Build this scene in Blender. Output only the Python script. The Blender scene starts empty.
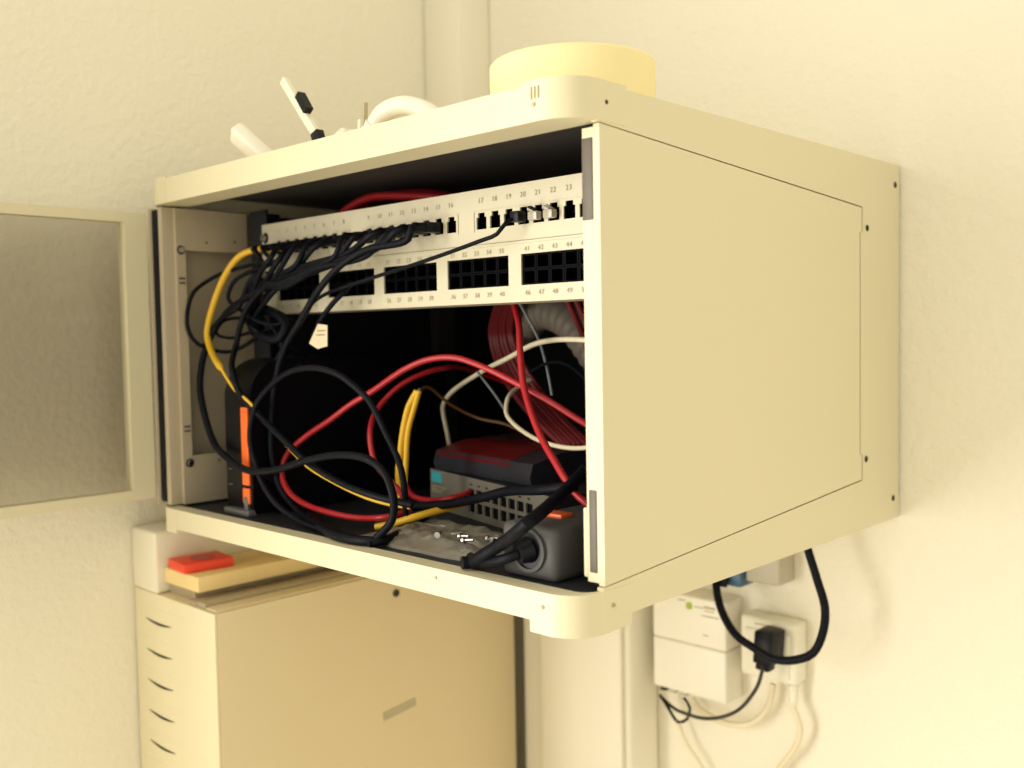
import bpy, bmesh, math, random
from mathutils import Vector, Matrix, noise
random.seed(7)
PI = math.pi
scene = bpy.context.scene
C = bpy.context.collection

# ------------------------------------------------------------------ camera
# world frame: X to the right along the cabinet front, Y into the wall, Z up;
# origin = lower right front corner of the cabinet, unit = metre
cam_d = bpy.data.cameras.new('camera'); cam = bpy.data.objects.new('camera', cam_d); C.objects.link(cam)
YAW, PITCH, ROLL, FPX = -0.7630, -0.0499, -0.0176, 981.73
fw = Vector((math.sin(YAW)*math.cos(PITCH), math.cos(YAW)*math.cos(PITCH), math.sin(PITCH)))
rt = Vector((math.cos(YAW), -math.sin(YAW), 0)); up = rt.cross(fw)
r2 = rt*math.cos(ROLL) + up*math.sin(ROLL); u2 = up*math.cos(ROLL) - rt*math.sin(ROLL)
m = Matrix((r2, u2, -fw)).transposed().to_4x4(); m.translation = Vector((0.4216, -0.5013, 0.2008))
cam.matrix_world = m
cam_d.sensor_fit = 'HORIZONTAL'; cam_d.sensor_width = 36.0; cam_d.lens = 36.0*FPX/1024
cam_d.clip_start = 0.02
cam_d.dof.use_dof = True; cam_d.dof.focus_distance = 0.80; cam_d.dof.aperture_fstop = 4.5
scene.camera = cam

XL_WALL = -0.68
# ------------------------------------------------------------------ world, lights, exposure
w = bpy.data.worlds.new('room_light'); scene.world = w; w.use_nodes = True
bg = w.node_tree.nodes['Background']; bg.inputs[0].default_value = (1.0, 0.94, 0.76, 1); bg.inputs[1].default_value = 0.80
def area(name, loc, target, sx, sy, power, col):
    d = bpy.data.lights.new(name, 'AREA'); d.shape = 'RECTANGLE'; d.size = sx; d.size_y = sy; d.energy = power; d.color = col
    o = bpy.data.objects.new(name, d); C.objects.link(o); o.location = loc
    o.rotation_euler = (Vector(target)-Vector(loc)).to_track_quat('-Z', 'Y').to_euler(); return o
# daylight from a window in the left wall, in front of the cabinet and out of the frame
area('window_light', (XL_WALL+0.004, -1.40, 0.05), (XL_WALL+1.0, -1.40, 0.05), 1.3, 1.5, 44, (1.0, 0.96, 0.88))
vs = scene.view_settings
vs.view_transform = 'Standard'; vs.look = 'None'; vs.gamma = 1.0; vs.use_curve_mapping = False; vs.exposure = 0.45

# ------------------------------------------------------------------ materials
MATS = {}
def mat(name, col, rough=0.5, metal=0.0, var=0.0, vscale=40.0, bump=0.0, bscale=200.0, bdist=0.001, spec=0.5, coat=0.0, tint=None):
    mt = bpy.data.materials.new(name); mt.use_nodes = True
    nt = mt.node_tree; b = nt.nodes['Principled BSDF']
    b.inputs['Base Color'].default_value = (*col, 1); b.inputs['Roughness'].default_value = rough
    b.inputs['Metallic'].default_value = metal; b.inputs['Specular IOR Level'].default_value = spec; b.inputs['Coat Weight'].default_value = coat
    tc = nt.nodes.new('ShaderNodeTexCoord')
    n = nt.nodes.new('ShaderNodeTexNoise'); n.inputs['Scale'].default_value = vscale; n.inputs['Detail'].default_value = 5
    nt.links.new(tc.outputs['Object'], n.inputs['Vector'])
    mx = nt.nodes.new('ShaderNodeMix'); mx.data_type = 'RGBA'
    mx.inputs[6].default_value = (*[c*(1-var) for c in (tint or col)], 1); mx.inputs[7].default_value = (*[min(1, c*(1+var)) for c in col], 1)
    nt.links.new(n.outputs['Fac'], mx.inputs[0]); nt.links.new(mx.outputs[2], b.inputs['Base Color'])
    if bump:
        n2 = nt.nodes.new('ShaderNodeTexNoise'); n2.inputs['Scale'].default_value = bscale; n2.inputs['Detail'].default_value = 3
        nt.links.new(tc.outputs['Object'], n2.inputs['Vector'])
        bp = nt.nodes.new('ShaderNodeBump'); bp.inputs['Strength'].default_value = bump; bp.inputs['Distance'].default_value = bdist
        nt.links.new(n2.outputs['Fac'], bp.inputs['Height']); nt.links.new(bp.outputs['Normal'], b.inputs['Normal'])
    MATS[name] = mt; return mt
mat('wall', (0.86, 0.81, 0.67), 0.85, var=0.02, vscale=3, bump=0.55, bscale=100, bdist=0.0035, spec=0.2)
mat('floor', (0.66, 0.60, 0.48), 0.6, var=0.1)
mat('casing', (0.86, 0.81, 0.67), 0.6, var=0.02, vscale=6, bump=0.15, bscale=60)
mat('paint', (0.70, 0.635, 0.435), 0.42, var=0.015, vscale=8, bump=0.10, bscale=900, bdist=0.0003)
mat('shade_top', (0.060, 0.054, 0.050), 0.6, var=0.06)  # shade under the top cover, put into the colour
mat('shade_dark', (0.0140, 0.0150, 0.0190), 0.6, var=0.08, vscale=12)  # beige interior coloured near-black: its shade is painted in
mat('inner_plate', (0.46, 0.385, 0.27), 0.5, var=0.03, vscale=10, bump=0.1, bscale=700, bdist=0.0003)
mat('rail_dark', (0.014, 0.015, 0.021), 0.45, var=0.1)
mat('panel_white', (0.66, 0.61, 0.46), 0.4, var=0.02, vscale=10)
mat('black_plastic', (0.0035, 0.0042, 0.0075), 0.4, var=0.1, vscale=60, spec=0.22)
mat('black_gloss', (0.003, 0.0032, 0.005), 0.35, var=0.1, vscale=60, spec=0.15)
mat('port_black', (0.0016, 0.0018, 0.0034), 0.5, var=0.1, vscale=60, spec=0.05)
mat('rubber', (0.004, 0.0045, 0.007), 0.6, var=0.1, spec=0.2)
mat('ink', (0.34, 0.29, 0.19), 0.7, var=0.2, vscale=300)
mat('steel', (0.55, 0.55, 0.56), 0.25, metal=1.0, var=0.05)
mat('hole', (0.02, 0.015, 0.012), 0.7, var=0.1)
mat('slot_grey', (0.115, 0.095, 0.075), 0.5, var=0.15, vscale=90)
mat('cable_black', (0.0030, 0.0042, 0.0080), 0.48, var=0.1, vscale=80, spec=0.13)
mat('cable_dark', (0.035, 0.03, 0.026), 0.4, var=0.1, vscale=80)
mat('cable_yellow', (0.74, 0.44, 0.02), 0.4, var=0.06, vscale=70)
mat('cable_ochre', (0.12, 0.055, 0.012), 0.5, var=0.1, vscale=70)
mat('cable_red', (0.44, 0.016, 0.024), 0.38, var=0.06, vscale=70)
mat('cable_darkred', (0.16, 0.016, 0.020), 0.45, var=0.1, vscale=70)
mat('cable_cream', (0.78, 0.70, 0.50), 0.45, var=0.04, vscale=70)
mat('cable_grey', (0.22, 0.23, 0.25), 0.45, var=0.06, vscale=70)
mat('orange_glow', (0.95, 0.16, 0.025), 0.35, var=0.05)
mat('silver_plastic', (0.17, 0.17, 0.18), 0.3, metal=0.4, var=0.05)
mat('switch_front', (0.19, 0.178, 0.145), 0.45, var=0.04)
mat('switch_case', (0.012, 0.012, 0.016), 0.5, var=0.05)
mat('cyan_print', (0.05, 0.45, 0.52), 0.5, var=0.03)
mat('router_red', (0.13, 0.006, 0.009), 0.35, var=0.08)
mat('router_grey', (0.026, 0.027, 0.036), 0.35, var=0.06)
mat('strip_grey', (0.060, 0.058, 0.058), 0.6, var=0.05)
mat('strip_hole', (0.006, 0.006, 0.009), 0.5, var=0.05)
mat('orange_switch', (0.85, 0.13, 0.02), 0.3, var=0.05)
mat('bag', (0.22, 0.20, 0.165), 0.22, var=0.25, vscale=60, bump=0.5, bscale=120, bdist=0.002)
mat('tape_paper', (0.92, 0.80, 0.44), 0.7, var=0.05, vscale=30)
mat('tape_core', (0.70, 0.58, 0.36), 0.8, var=0.05)
mat('white_plastic', (0.86, 0.82, 0.70), 0.4, var=0.02, vscale=15)
mat('socket_white', (0.84, 0.80, 0.66), 0.4, var=0.02, vscale=15)
mat('socket_grey', (0.50, 0.45, 0.36), 0.45, var=0.03)
mat('blue_plastic', (0.05, 0.12, 0.22), 0.4, var=0.05)
mat('green_print', (0.36, 0.48, 0.04), 0.5, var=0.05)
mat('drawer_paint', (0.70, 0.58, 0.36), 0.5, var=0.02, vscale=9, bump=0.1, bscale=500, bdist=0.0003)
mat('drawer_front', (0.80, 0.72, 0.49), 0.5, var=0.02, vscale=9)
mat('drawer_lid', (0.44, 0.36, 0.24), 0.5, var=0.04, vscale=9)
mat('label_grey', (0.46, 0.39, 0.25), 0.6, var=0.12, vscale=200)
mat('wood_foam', (0.84, 0.64, 0.30), 0.7, var=0.08, vscale=30)
mat('red_card', (0.85, 0.06, 0.02), 0.45, var=0.06, vscale=50)
mat('card_white', (0.84, 0.78, 0.62), 0.6, var=0.02)
mat('conduit', (0.20, 0.17, 0.14), 0.5, var=0.06)
mat('clear_plug', (0.42, 0.39, 0.32), 0.15, var=0.1, vscale=200)
mat('tag_paper', (0.80, 0.66, 0.45), 0.6, var=0.12, vscale=90)
# smoked glass pane: tinted see-through with a faint mirror
g = bpy.data.materials.new('smoked_glass'); g.use_nodes = True; nt = g.node_tree
for n_ in list(nt.nodes): nt.nodes.remove(n_)
out = nt.nodes.new('ShaderNodeOutputMaterial'); mixs = nt.nodes.new('ShaderNodeMixShader'); tr = nt.nodes.new('ShaderNodeBsdfTransparent'); gl = nt.nodes.new('ShaderNodeBsdfGlossy')
tr.inputs[0].default_value = (0.80, 0.79, 0.77, 1); gl.inputs['Roughness'].default_value = 0.02; gl.inputs[0].default_value = (1, 1, 1, 1)
mixs.inputs[0].default_value = 0.008
nt.links.new(tr.outputs[0], mixs.inputs[1]); nt.links.new(gl.outputs[0], mixs.inputs[2]); nt.links.new(mixs.outputs[0], out.inputs[0]); MATS['smoked_glass'] = g

# ------------------------------------------------------------------ mesh helpers
def bx(bm, x0, x1, y0, y1, z0, z1):
    v = [bm.verts.new(p) for p in ((x0,y0,z0),(x1,y0,z0),(x1,y1,z0),(x0,y1,z0),(x0,y0,z1),(x1,y0,z1),(x1,y1,z1),(x0,y1,z1))]
    for f in ((3,2,1,0),(4,5,6,7),(0,1,5,4),(1,2,6,5),(2,3,7,6),(3,0,4,7)): bm.faces.new([v[i] for i in f])
    return v
def prism(bm, pts, axis, a, b):
    # polygon pts (2-D) extruded along axis from a to b
    def P(p, t):
        return {'X': (t, p[0], p[1]), 'Y': (p[0], t, p[1]), 'Z': (p[0], p[1], t)}[axis]
    A = [bm.verts.new(P(p, a)) for p in pts]; B = [bm.verts.new(P(p, b)) for p in pts]; n = len(pts)
    bm.faces.new(A); bm.faces.new(B[::-1])
    for i in range(n): bm.faces.new((A[i], B[i], B[(i+1) % n], A[(i+1) % n]))
def cyl(bm, p0, p1, r0, r1=None, n=16):
    r1 = r0 if r1 is None else r1
    p0, p1 = Vector(p0), Vector(p1); d = (p1-p0).normalized(); a = d.orthogonal().normalized(); b = d.cross(a)
    A = [bm.verts.new(p0+(a*math.cos(2*PI*i/n)+b*math.sin(2*PI*i/n))*r0) for i in range(n)]
    B = [bm.verts.new(p1+(a*math.cos(2*PI*i/n)+b*math.sin(2*PI*i/n))*r1) for i in range(n)]
    bm.faces.new(A[::-1]); bm.faces.new(B)
    for i in range(n): bm.faces.new((A[i], A[(i+1) % n], B[(i+1) % n], B[i]))
def lathe(bm, prof, centre, n=48):
    # closed profile [(r,z)] turned round a vertical axis
    rings = []
    for i in range(n):
        a = 2*PI*i/n
        rings.append([bm.verts.new((centre[0]+r*math.cos(a), centre[1]+r*math.sin(a), centre[2]+z)) for r, z in prof])
    k = len(prof)
    for i in range(n):
        for j in range(k):
            bm.faces.new((rings[i][j], rings[(i+1) % n][j], rings[(i+1) % n][(j+1) % k], rings[i][(j+1) % k]))
def spline(pts, step=0.006):
    P = [Vector(p) for p in pts]; P = [P[0]*2-P[1]] + P + [P[-1]*2-P[-2]]; out = []
    for i in range(1, len(P)-2):
        a, b, c, d = P[i-1:i+3]; k = max(2, int((c-b).length/step))
        # centripetal Catmull-Rom
        t0 = 0.0; t1 = t0+max(1e-4, (b-a).length)**0.5; t2 = t1+max(1e-4, (c-b).length)**0.5; t3 = t2+max(1e-4, (d-c).length)**0.5
        for j in range(k):
            t = t1+(t2-t1)*j/k
            A1 = a*((t1-t)/(t1-t0))+b*((t-t0)/(t1-t0)); A2 = b*((t2-t)/(t2-t1))+c*((t-t1)/(t2-t1)); A3 = c*((t3-t)/(t3-t2))+d*((t-t2)/(t3-t2))
            B1 = A1*((t2-t)/(t2-t0))+A2*((t-t0)/(t2-t0)); B2 = A2*((t3-t)/(t3-t1))+A3*((t-t1)/(t3-t1))
            out.append(B1*((t2-t)/(t2-t1))+B2*((t-t1)/(t2-t1)))
    out.append(P[-2]); return out
def tube(bm, path, r, n=10, rib=None):
    a = (path[1]-path[0]).orthogonal().normalized(); rings = []
    for i, p in enumerate(path):
        d = (path[min(i+1, len(path)-1)]-path[max(i-1, 0)]).normalized()
        a = (a-d*a.dot(d)).normalized(); b = d.cross(a)
        rc = r if not isinstance(r, tuple) else (r[0] if i < len(path)*r[2] else r[1])
        rr = rc if rib is None else rc*(1+rib*(1 if (i//2) % 2 else 0))
        rings.append([bm.verts.new(p+(a*math.cos(2*PI*k/n)+b*math.sin(2*PI*k/n))*rr) for k in range(n)])
    for i in range(len(rings)-1):
        for k in range(n): bm.faces.new((rings[i][k], rings[i][(k+1) % n], rings[i+1][(k+1) % n], rings[i+1][k]))
    bm.faces.new(rings[0][::-1]); bm.faces.new(rings[-1])
def bev(bm, w, seg=2): bmesh.ops.bevel(bm, geom=list(bm.edges), offset=w, segments=seg, profile=0.5, affect='EDGES', clamp_overlap=True)
def obj(name, bm, mname, parent=None, smooth=False, mats=None):
    bmesh.ops.recalc_face_normals(bm, faces=list(bm.faces))
    me = bpy.data.meshes.new(name); bm.to_mesh(me); bm.free()
    for k in ([mname] if mats is None else mats): me.materials.append(MATS[k])
    if smooth:
        me.polygons.foreach_set('use_smooth', [True]*len(me.polygons))
        try: me.set_sharp_from_angle(angle=math.radians(40))
        except Exception: pass
    o = bpy.data.objects.new(name, me); C.objects.link(o)
    if parent is not None:
        o.parent = parent; o.matrix_parent_inverse = Matrix.Translation(-Vector(parent.location)) if parent.type == 'EMPTY' and parent.parent is None else Matrix.Identity(4)
    return o
def box(name, d, mname, parent=None, b=0.0, seg=2):
    bm = bmesh.new(); bx(bm, *d)
    if b: bev(bm, b, seg)
    return obj(name, bm, mname, parent, smooth=bool(b))
def share(name, src, parent, loc):
    o = bpy.data.objects.new(name, src.data); C.objects.link(o); o.parent = parent
    if parent.type == 'EMPTY': o.matrix_parent_inverse = Matrix.Translation(-Vector(parent.location))
    o.location = loc; return o
def thing(name, label, cat, loc=(0, 0, 0), group=None):
    o = bpy.data.objects.new(name, None); C.objects.link(o); o.location = loc; o.empty_display_size = 0.02
    return tag(o, label, cat, group)
def tag(o, label, cat, group=None):
    o['label'] = label; o['category'] = cat
    if group: o['group'] = group
    return o
def struct(o): o['kind'] = 'structure'; return o

# ------------------------------------------------------------------ the setting
YB, XL, ZF = 0.536, -0.68, -0.95
bm = bmesh.new(); bx(bm, XL-0.1, 3.0, YB, YB+0.1, ZF, 1.8); struct(obj('wall_back', bm, 'wall'))
bm = bmesh.new(); bx(bm, XL-0.1, XL, -3.0, YB, ZF, 1.8); struct(obj('wall_left', bm, 'wall'))
bm = bmesh.new(); bx(bm, XL-0.1, 3.0, -3.0, YB+0.1, ZF-0.05, ZF); struct(obj('floor', bm, 'floor'))
# boxed-in pipe in the corner of the room
bm = bmesh.new(); bx(bm, XL+0.001, -0.603, 0.4754, YB-0.0005, ZF, 1.8); bev(bm, 0.0025, 2); t1 = struct(obj('trim_1', bm, 'casing', smooth=True))
# cable trunking below the cabinet
t = thing('cable_duct', 'wide cream cable duct running down the wall under the cabinet', 'cable duct', (-0.40, 0.50, ZF))
box('trunk_body', (-0.497, -0.313, 0.468, YB-0.0005, ZF, -0.012), 'casing', t, 0.010, 4)
box('trunk_lid', (-0.455, -0.319, 0.459, 0.4675, ZF, -0.012), 'casing', t, 0.004, 3)

# ------------------------------------------------------------------ the network cabinet
W_, D_, H_ = 0.6, 0.5333, 0.371
cab = thing('network_cabinet', 'cream metal wall-mounted network cabinet with its glass door swung open', 'cabinet', (-0.3, 0.27, 0.0))
def outline(x0, x1, y0, y1, r, n=8):
    pts = [(x1, y1), (x0, y1)]
    for i in range(n+1):
        a = PI + PI/2*i/n; pts.append((x0+r+r*math.cos(a), y0+r+r*math.sin(a)))
    for i in range(n+1):
        a = 1.5*PI + PI/2*i/n; pts.append((x1-r+r*math.cos(a), y0+r+r*math.sin(a)))
    return pts
def ring(bm, o, i, z0, z1):
    n = len(o); L = []
    for z in (z0, z1): L.append(([bm.verts.new((*p, z)) for p in o], [bm.verts.new((*p, z)) for p in i]))
    for k in range(n):
        j = (k+1) % n
        bm.faces.new((L[0][0][k], L[0][0][j], L[1][0][j], L[1][0][k])); bm.faces.new((L[0][1][k], L[1][1][k], L[1][1][j], L[0][1][j]))
        bm.faces.new((L[0][0][k], L[0][1][k], L[0][1][j], L[0][0][j])); bm.faces.new((L[1][0][k], L[1][0][j], L[1][1][j], L[1][1][k]))
OUT = outline(-W_, 0, 0, D_, 0.028)
# top cover: slab, front/side skirt with an inner lip below
bm = bmesh.new(); prism(bm, OUT, 'Z', 0.3665, H_); ring(bm, OUT, outline(-W_+0.006, -0.006, 0.034, D_-0.006, 0.006), 0.3455, 0.3665)
obj('top_cover', bm, 'paint', cab, True)
bm = bmesh.new(); bx(bm, -W_+0.007, -0.007, 0.055, D_-0.008, 0.3610, 0.3660); obj('top_shade_sheet', bm, 'shade_top', cab)  # added sheet, darkened to give the shade below the cover
# bottom tray
bm = bmesh.new(); prism(bm, OUT, 'Z', 0.0, 0.0150); ring(bm, OUT, outline(-W_+0.004, -0.004, 0.0165, D_-0.006, 0.014), 0.0150, 0.0212)
obj('bottom_tray', bm, 'paint', cab, True)
bm = bmesh.new(); bx(bm, -W_+0.006, -0.006, 0.0175, D_-0.008, 0.0150, 0.0200); obj('bottom_shade_sheet', bm, 'shade_dark', cab)  # added dark sheet carrying the shade on the cabinet floor
# rounded corner caps at the front (slightly taller than the rails)
def cap(x0, z0, z1, mirror=False):
    bm = bmesh.new(); r = 0.0285
    o = [(0.0008, 0.062), (-0.004, 0.062), (-0.004, 0.0285)]
    arc_i = [(-0.0285+0.0245*math.cos(a), 0.0285+0.0245*math.sin(a)) for a in [-i*PI/2/8 for i in range(9)]]
    arc_o = [(-0.0282+r*math.cos(a), 0.0282+r*math.sin(a)) for a in [-PI/2+i*PI/2/8 for i in range(9)]]
    pts = [(0.0003, 0.060), (-0.004, 0.060)] + arc_i + [(-0.044, 0.004), (-0.044, -0.0003)] + arc_o
    if mirror: pts = [(-W_-p[0], p[1]) for p in pts]
    prism(bm, pts, 'Z', z0, z1); return obj('corner_cap', bm, 'paint', cab, True)
cap(0, -0.0085, 0.0213); cap(0, 0.3456, 0.3735); cap(0, -0.0045, 0.0213, True); cap(0, 0.3456, 0.3730, True)
# skirts of the right side round the side panel, closed left side, back
def skirt(name, pts, mname='paint'):
    bm = bmesh.new(); prism(bm, pts, 'X', -0.0055, 0.0); return obj(name, bm, mname, cab)
g_, gb = 0.0007, 0.0016
skirt('side_skirt', [(0.028, 0.3455), (D_-0.0005, 0.3455), (D_-0.0005, 0.3205), (0.4425+gb, 0.3205), (0.4425, 0.3205+g_), (0.028, 0.3441+g_)])
skirt('side_skirt', [(0.028, 0.0212), (D_-0.0005, 0.0212), (D_-0.0005, 0.0500), (0.4425+gb, 0.0500), (0.4425, 0.0500-g_), (0.028, 0.0244-g_)])
skirt('side_skirt', [(D_-0.0005, 0.3205), (D_-0.0005, 0.0500), (0.4425+gb, 0.0500), (0.4425+gb, 0.076), (0.4380+gb, 0.076), (0.4380+gb, 0.296), (0.4425+gb, 0.296), (0.4425+gb, 0.3205)])
bm = bmesh.new(); prism(bm, [(0.05, 0.345), (D_-0.004, 0.345), (D_-0.004, 0.0215), (0.05, 0.0215)], 'X', -0.0085, -0.0062); obj('side_backing', bm, 'shade_dark', cab)
bm = bmesh.new()
pan = [(0.0296, 0.3438), (0.4425-g_, 0.3205-g_), (0.4425-g_, 0.296), (0.4380-g_, 0.296), (0.4380-g_, 0.076), (0.4425-g_, 0.076), (0.4425-g_, 0.0500+g_), (0.0296, 0.0246)]
prism(bm, pan, 'X', -0.0050, 0.0); bx(bm, -0.0150, -0.0049, 0.0296, 0.044, 0.0262, 0.3420)
obj('side_panel', bm, 'paint', cab)
box('latch_slot', (-0.0152, -0.0058, 0.0288, 0.034, 0.2790, 0.3352), 'slot_grey', cab, 0.0008)
box('latch_slot', (-0.0130, -0.0062, 0.0288, 0.034, 0.0330, 0.0915), 'slot_grey', cab, 0.0008)
box('latch_tongue', (-0.0185, -0.0140, 0.0290, 0.040, 0.0290, 0.0785), 'paint', cab, 0.0012)
bm = bmesh.new(); bx(bm, -W_+0.0005, -W_+0.006, 0.03, D_-0.001, 0.0212, 0.3455); obj('left_side', bm, 'inner_plate', cab)
bm = bmesh.new(); bx(bm, -W_+0.006, -0.0085, D_-0.012, D_-0.0005, 0.0212, 0.3455); obj('back_panel', bm, 'shade_dark', cab)  # back wall, with the shade of the interior in its colour
bm = bmesh.new(); bx(bm, -W_+0.0061, -W_+0.0075, 0.125, D_-0.0125, 0.0212, 0.3455); obj('left_shade_sheet', bm, 'shade_dark', cab)  # added dark sheet standing for the shade behind the rack rail
bm = bmesh.new(); bx(bm, -W_+0.0076, -0.5760, 0.400, 0.4045, 0.0212, 0.3455); bx(bm, -0.5790, -0.5760, 0.4045, 0.4300, 0.0212, 0.3455); obj('rear_rail', bm, 'strip_grey', cab)
# screws and holes
def screw(p, axis, r, mname='hole', h=0.0012, name='screw'):
    bm = bmesh.new(); p = Vector(p); cyl(bm, p, p+Vector(axis)*h, r, r*0.85, 14); return obj(name, bm, mname, cab, True)
for y, z, r in ((0.5218, 0.3497, 0.0034), (0.454, 0.3007, 0.0034), (0.4519, 0.0702, 0.0034), (0.5181, 0.022, 0.0034), (0.0377, 0.3589, 0.0017)):
    screw((-0.0004, y, z), (1, 0, 0), r)
screw((0.0006, 0.0384, 0.0100), (1, 0, 0), 0.0015, 'label_grey')
for x, z in ((-0.0324, 0.3570), (-0.0316, 0.0111)): screw((x, -0.0002, z), (0, -1, 0), 0.0017, 'label_grey')
screw((-0.1428, 0.0002, 0.0140), (0, -1, 0), 0.0014, 'label_grey')
bm = bmesh.new()
for k in range(3): bx(bm, -0.0345+k*0.0032, -0.0340+k*0.0032, -0.0012, -0.0004, 0.3605, 0.3690)
obj('corner_groove', bm, 'label_grey', cab)
# left hinge post, gasket and inner mounting frame
box('hinge_post', (-0.5990, -0.5965, 0.001, 0.030, 0.0230, 0.3440), 'inner_plate', cab, 0.001)
box('gasket', (-0.5960, -0.5840, 0.0035, 0.014, 0.0260, 0.3420), 'rubber', cab, 0.002)
box('hinge_strip', (-0.5835, -0.5750, 0.0045, 0.030, 0.0230, 0.3440), 'inner_plate', cab, 0.001)
bm = bmesh.new()
bx(bm, -0.5725, -0.5700, 0.0177, 0.0285, 0.0230, 0.3430); bx(bm, -0.5725, -0.5700, 0.0285, 0.104, 0.2985, 0.3430); bx(bm, -0.5725, -0.5700, 0.0285, 0.104, 0.0230, 0.0755)
bx(bm, -0.5940, -0.5725, 0.0177, 0.0200, 0.0230, 0.3430)
obj('mounting_frame', bm, 'inner_plate', cab)
for y, z in ((0.0232, 0.2985), (0.0252, 0.0675)):
    screw((-0.5700, y, z), (1, 0, 0), 0.0050, 'hole', 0.0008, 'washer'); screw((-0.5693, y, z), (1, 0, 0), 0.0036, 'steel', 0.0026)
for y, z in ((0.0537, 0.3080), (0.0884, 0.3105), (0.0602, 0.0671)): screw((-0.5700, y, z), (1, 0, 0), 0.0013, 'hole', 0.0004, 'bolt_hole')
for z in (0.2631, 0.2680, 0.1027, 0.1075):
    box('frame_slot', (-0.5701, -0.5692, 0.0200, 0.0270, z-0.0008, z+0.0008), 'hole', cab)
for x0, x1 in ((-0.560, -0.528), (-0.072, -0.040)):
    bm = bmesh.new(); bx(bm, x0, x1, 0.1030, 0.1060, 0.0215, 0.3440); bx(bm, x0 if x0 < -0.3 else x1-0.003, x0+0.003 if x0 < -0.3 else x1, 0.1060, 0.140, 0.0215, 0.3440)
    obj('rack_rail', bm, 'rail_dark', cab)
# glass door, open at a right angle to the front
door = bmesh.new()
DX0, DX1, DY0, DY1, DZ0, DZ1 = -0.6140, -0.5985, -0.5600, -0.0010, 0.0300, 0.3385
bx(door, DX0, DX1, DY1-0.0245, DY1, DZ0, DZ1); bx(door, DX0, DX1, DY0, DY0+0.0245, DZ0, DZ1)
bx(door, DX0, DX1, DY0+0.0245, DY1-0.0245, DZ1-0.0105, DZ1); bx(door, DX0, DX1, DY0+0.0245, DY1-0.0245, DZ0, DZ0+0.0105)
door = obj('glass_door', door, 'paint', cab); door['label'] = 'cream door frame with smoked glass pane swung wide open'
bm = bmesh.new(); bx(bm, -0.6080, -0.6040, DY0+0.020, DY1-0.020, DZ0+0.007, DZ1-0.007); p_ = obj('glass_pane', bm, 'smoked_glass', door); p_.matrix_parent_inverse = Matrix.Identity(4); p_['label'] = 'smoked glass pane'
for p_ in door.children: p_.matrix_parent_inverse = door.matrix_basis.inverted()

# ------------------------------------------------------------------ patch panels
def digits():
    D = {}
    for ch in '0123456789':
        cu = bpy.data.curves.new('digit', 'FONT'); cu.body = ch; cu.size = 1.0; cu.resolution_u = 2
        o = bpy.data.objects.new('digit', cu); C.objects.link(o); bpy.context.view_layer.update()
        me = bpy.data.meshes.new_from_object(o.evaluated_get(bpy.context.evaluated_depsgraph_get()))
        D[ch] = ([tuple(v.co) for v in me.vertices], [tuple(p.vertices) for p in me.polygons])
        bpy.data.objects.remove(o); bpy.data.curves.remove(cu); bpy.data.meshes.remove(me)
    return D
DIG = digits()
def number(bm, s, x, y, z, size):
    wd = 0.56*size; x -= wd*len(s)/2
    for ch in s:
        V, F = DIG[ch]; vs_ = [bm.verts.new((x+v[0]*size, y, z+(v[1]-0.35)*size)) for v in V]
        for f in F:
            try: bm.faces.new([vs_[i] for i in f])
            except ValueError: pass
        x += wd
def plate(bm, xs, zs, y0, y1, hole):
    # sheet built on a grid with openings; hole(xm,zm) -> True where it is cut out
    for i in range(len(xs)-1):
        j = 0
        while j < len(zs)-1:
            if hole((xs[i]+xs[i+1])/2, (zs[j]+zs[j+1])/2): j += 1; continue
            k = j
            while k < len(zs)-1 and not hole((xs[i]+xs[i+1])/2, (zs[k]+zs[k+1])/2): k += 1
            bx(bm, xs[i], xs[i+1], y0, y1, zs[j], zs[k]); j = k
def PX(n): return (-0.1865+(n-17)*0.0166) if n > 16 else (-0.2246+(n-16)*0.0168 if n > 8 else -0.382+(n-8)*0.0168)
XP0, XP1 = -0.5320, -0.0480
up_ = thing('patch_bay', 'upper cream patch panel with one row of ports numbered up to 24', 'patch panel', (-0.29, 0.10, 0.2795), 'patch panels in the rack')
hw, nw, zb, zs_, zt = 0.0061, 0.0040, 0.2925, 0.3030, 0.3068
xs = sorted({XP0, XP1} | {PX(n)+d for n in range(1, 25) for d in (-hw, -nw, nw, hw)})
def hole_u(x, z):
    for n in range(1, 25):
        d = abs(x-PX(n))
        if d < hw and zb < z < zs_: return True
        if d < nw and zb < z < zt: return True
    return False
bm = bmesh.new(); plate(bm, xs, [0.2795, zb, zs_, zt, 0.3268], 0.1000, 0.1016, hole_u); bx(bm, -0.52, -0.06, 0.1016, 0.150, 0.3252, 0.3268)
obj('faceplate', bm, 'panel_white', up_)
bm = bmesh.new()
for c in (0, 8, 16): bx(bm, PX(c+1)-0.0085, PX(c+8)+0.0085, 0.0992, 0.0999, 0.3078, 0.3085)
for c in (0, 8, 16): bx(bm, PX(c+1)-0.0092, PX(c+1)-0.0085, 0.0992, 0.0999, 0.2905, 0.3085); bx(bm, PX(c+8)+0.0085, PX(c+8)+0.0092, 0.0992, 0.0999, 0.2905, 0.3085)
obj('port_bezel', bm, 'panel_white', up_)
def cup(w, h, d, tongue=True):
    bm = bmesh.new(); y0, y1 = 0.0, d
    A = [bm.verts.new(p) for p in ((-w, y0, -h), (w, y0, -h), (w, y0, h), (-w, y0, h))]; B = [bm.verts.new((v.co.x, y1, v.co.z)) for v in A]
    for i in range(4): bm.faces.new((A[i], B[i], B[(i+1) % 4], A[(i+1) % 4]))
    bm.faces.new(B[::-1])
    if tongue: bx(bm, -w*0.6, w*0.6, d*0.6, d, -h*0.15, h*0.1)
    return bm
c0 = obj('port', cup(0.0066, 0.0080, 0.010), 'port_black', up_); c0.location = (PX(1), 0.1017, 0.2993)
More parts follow.
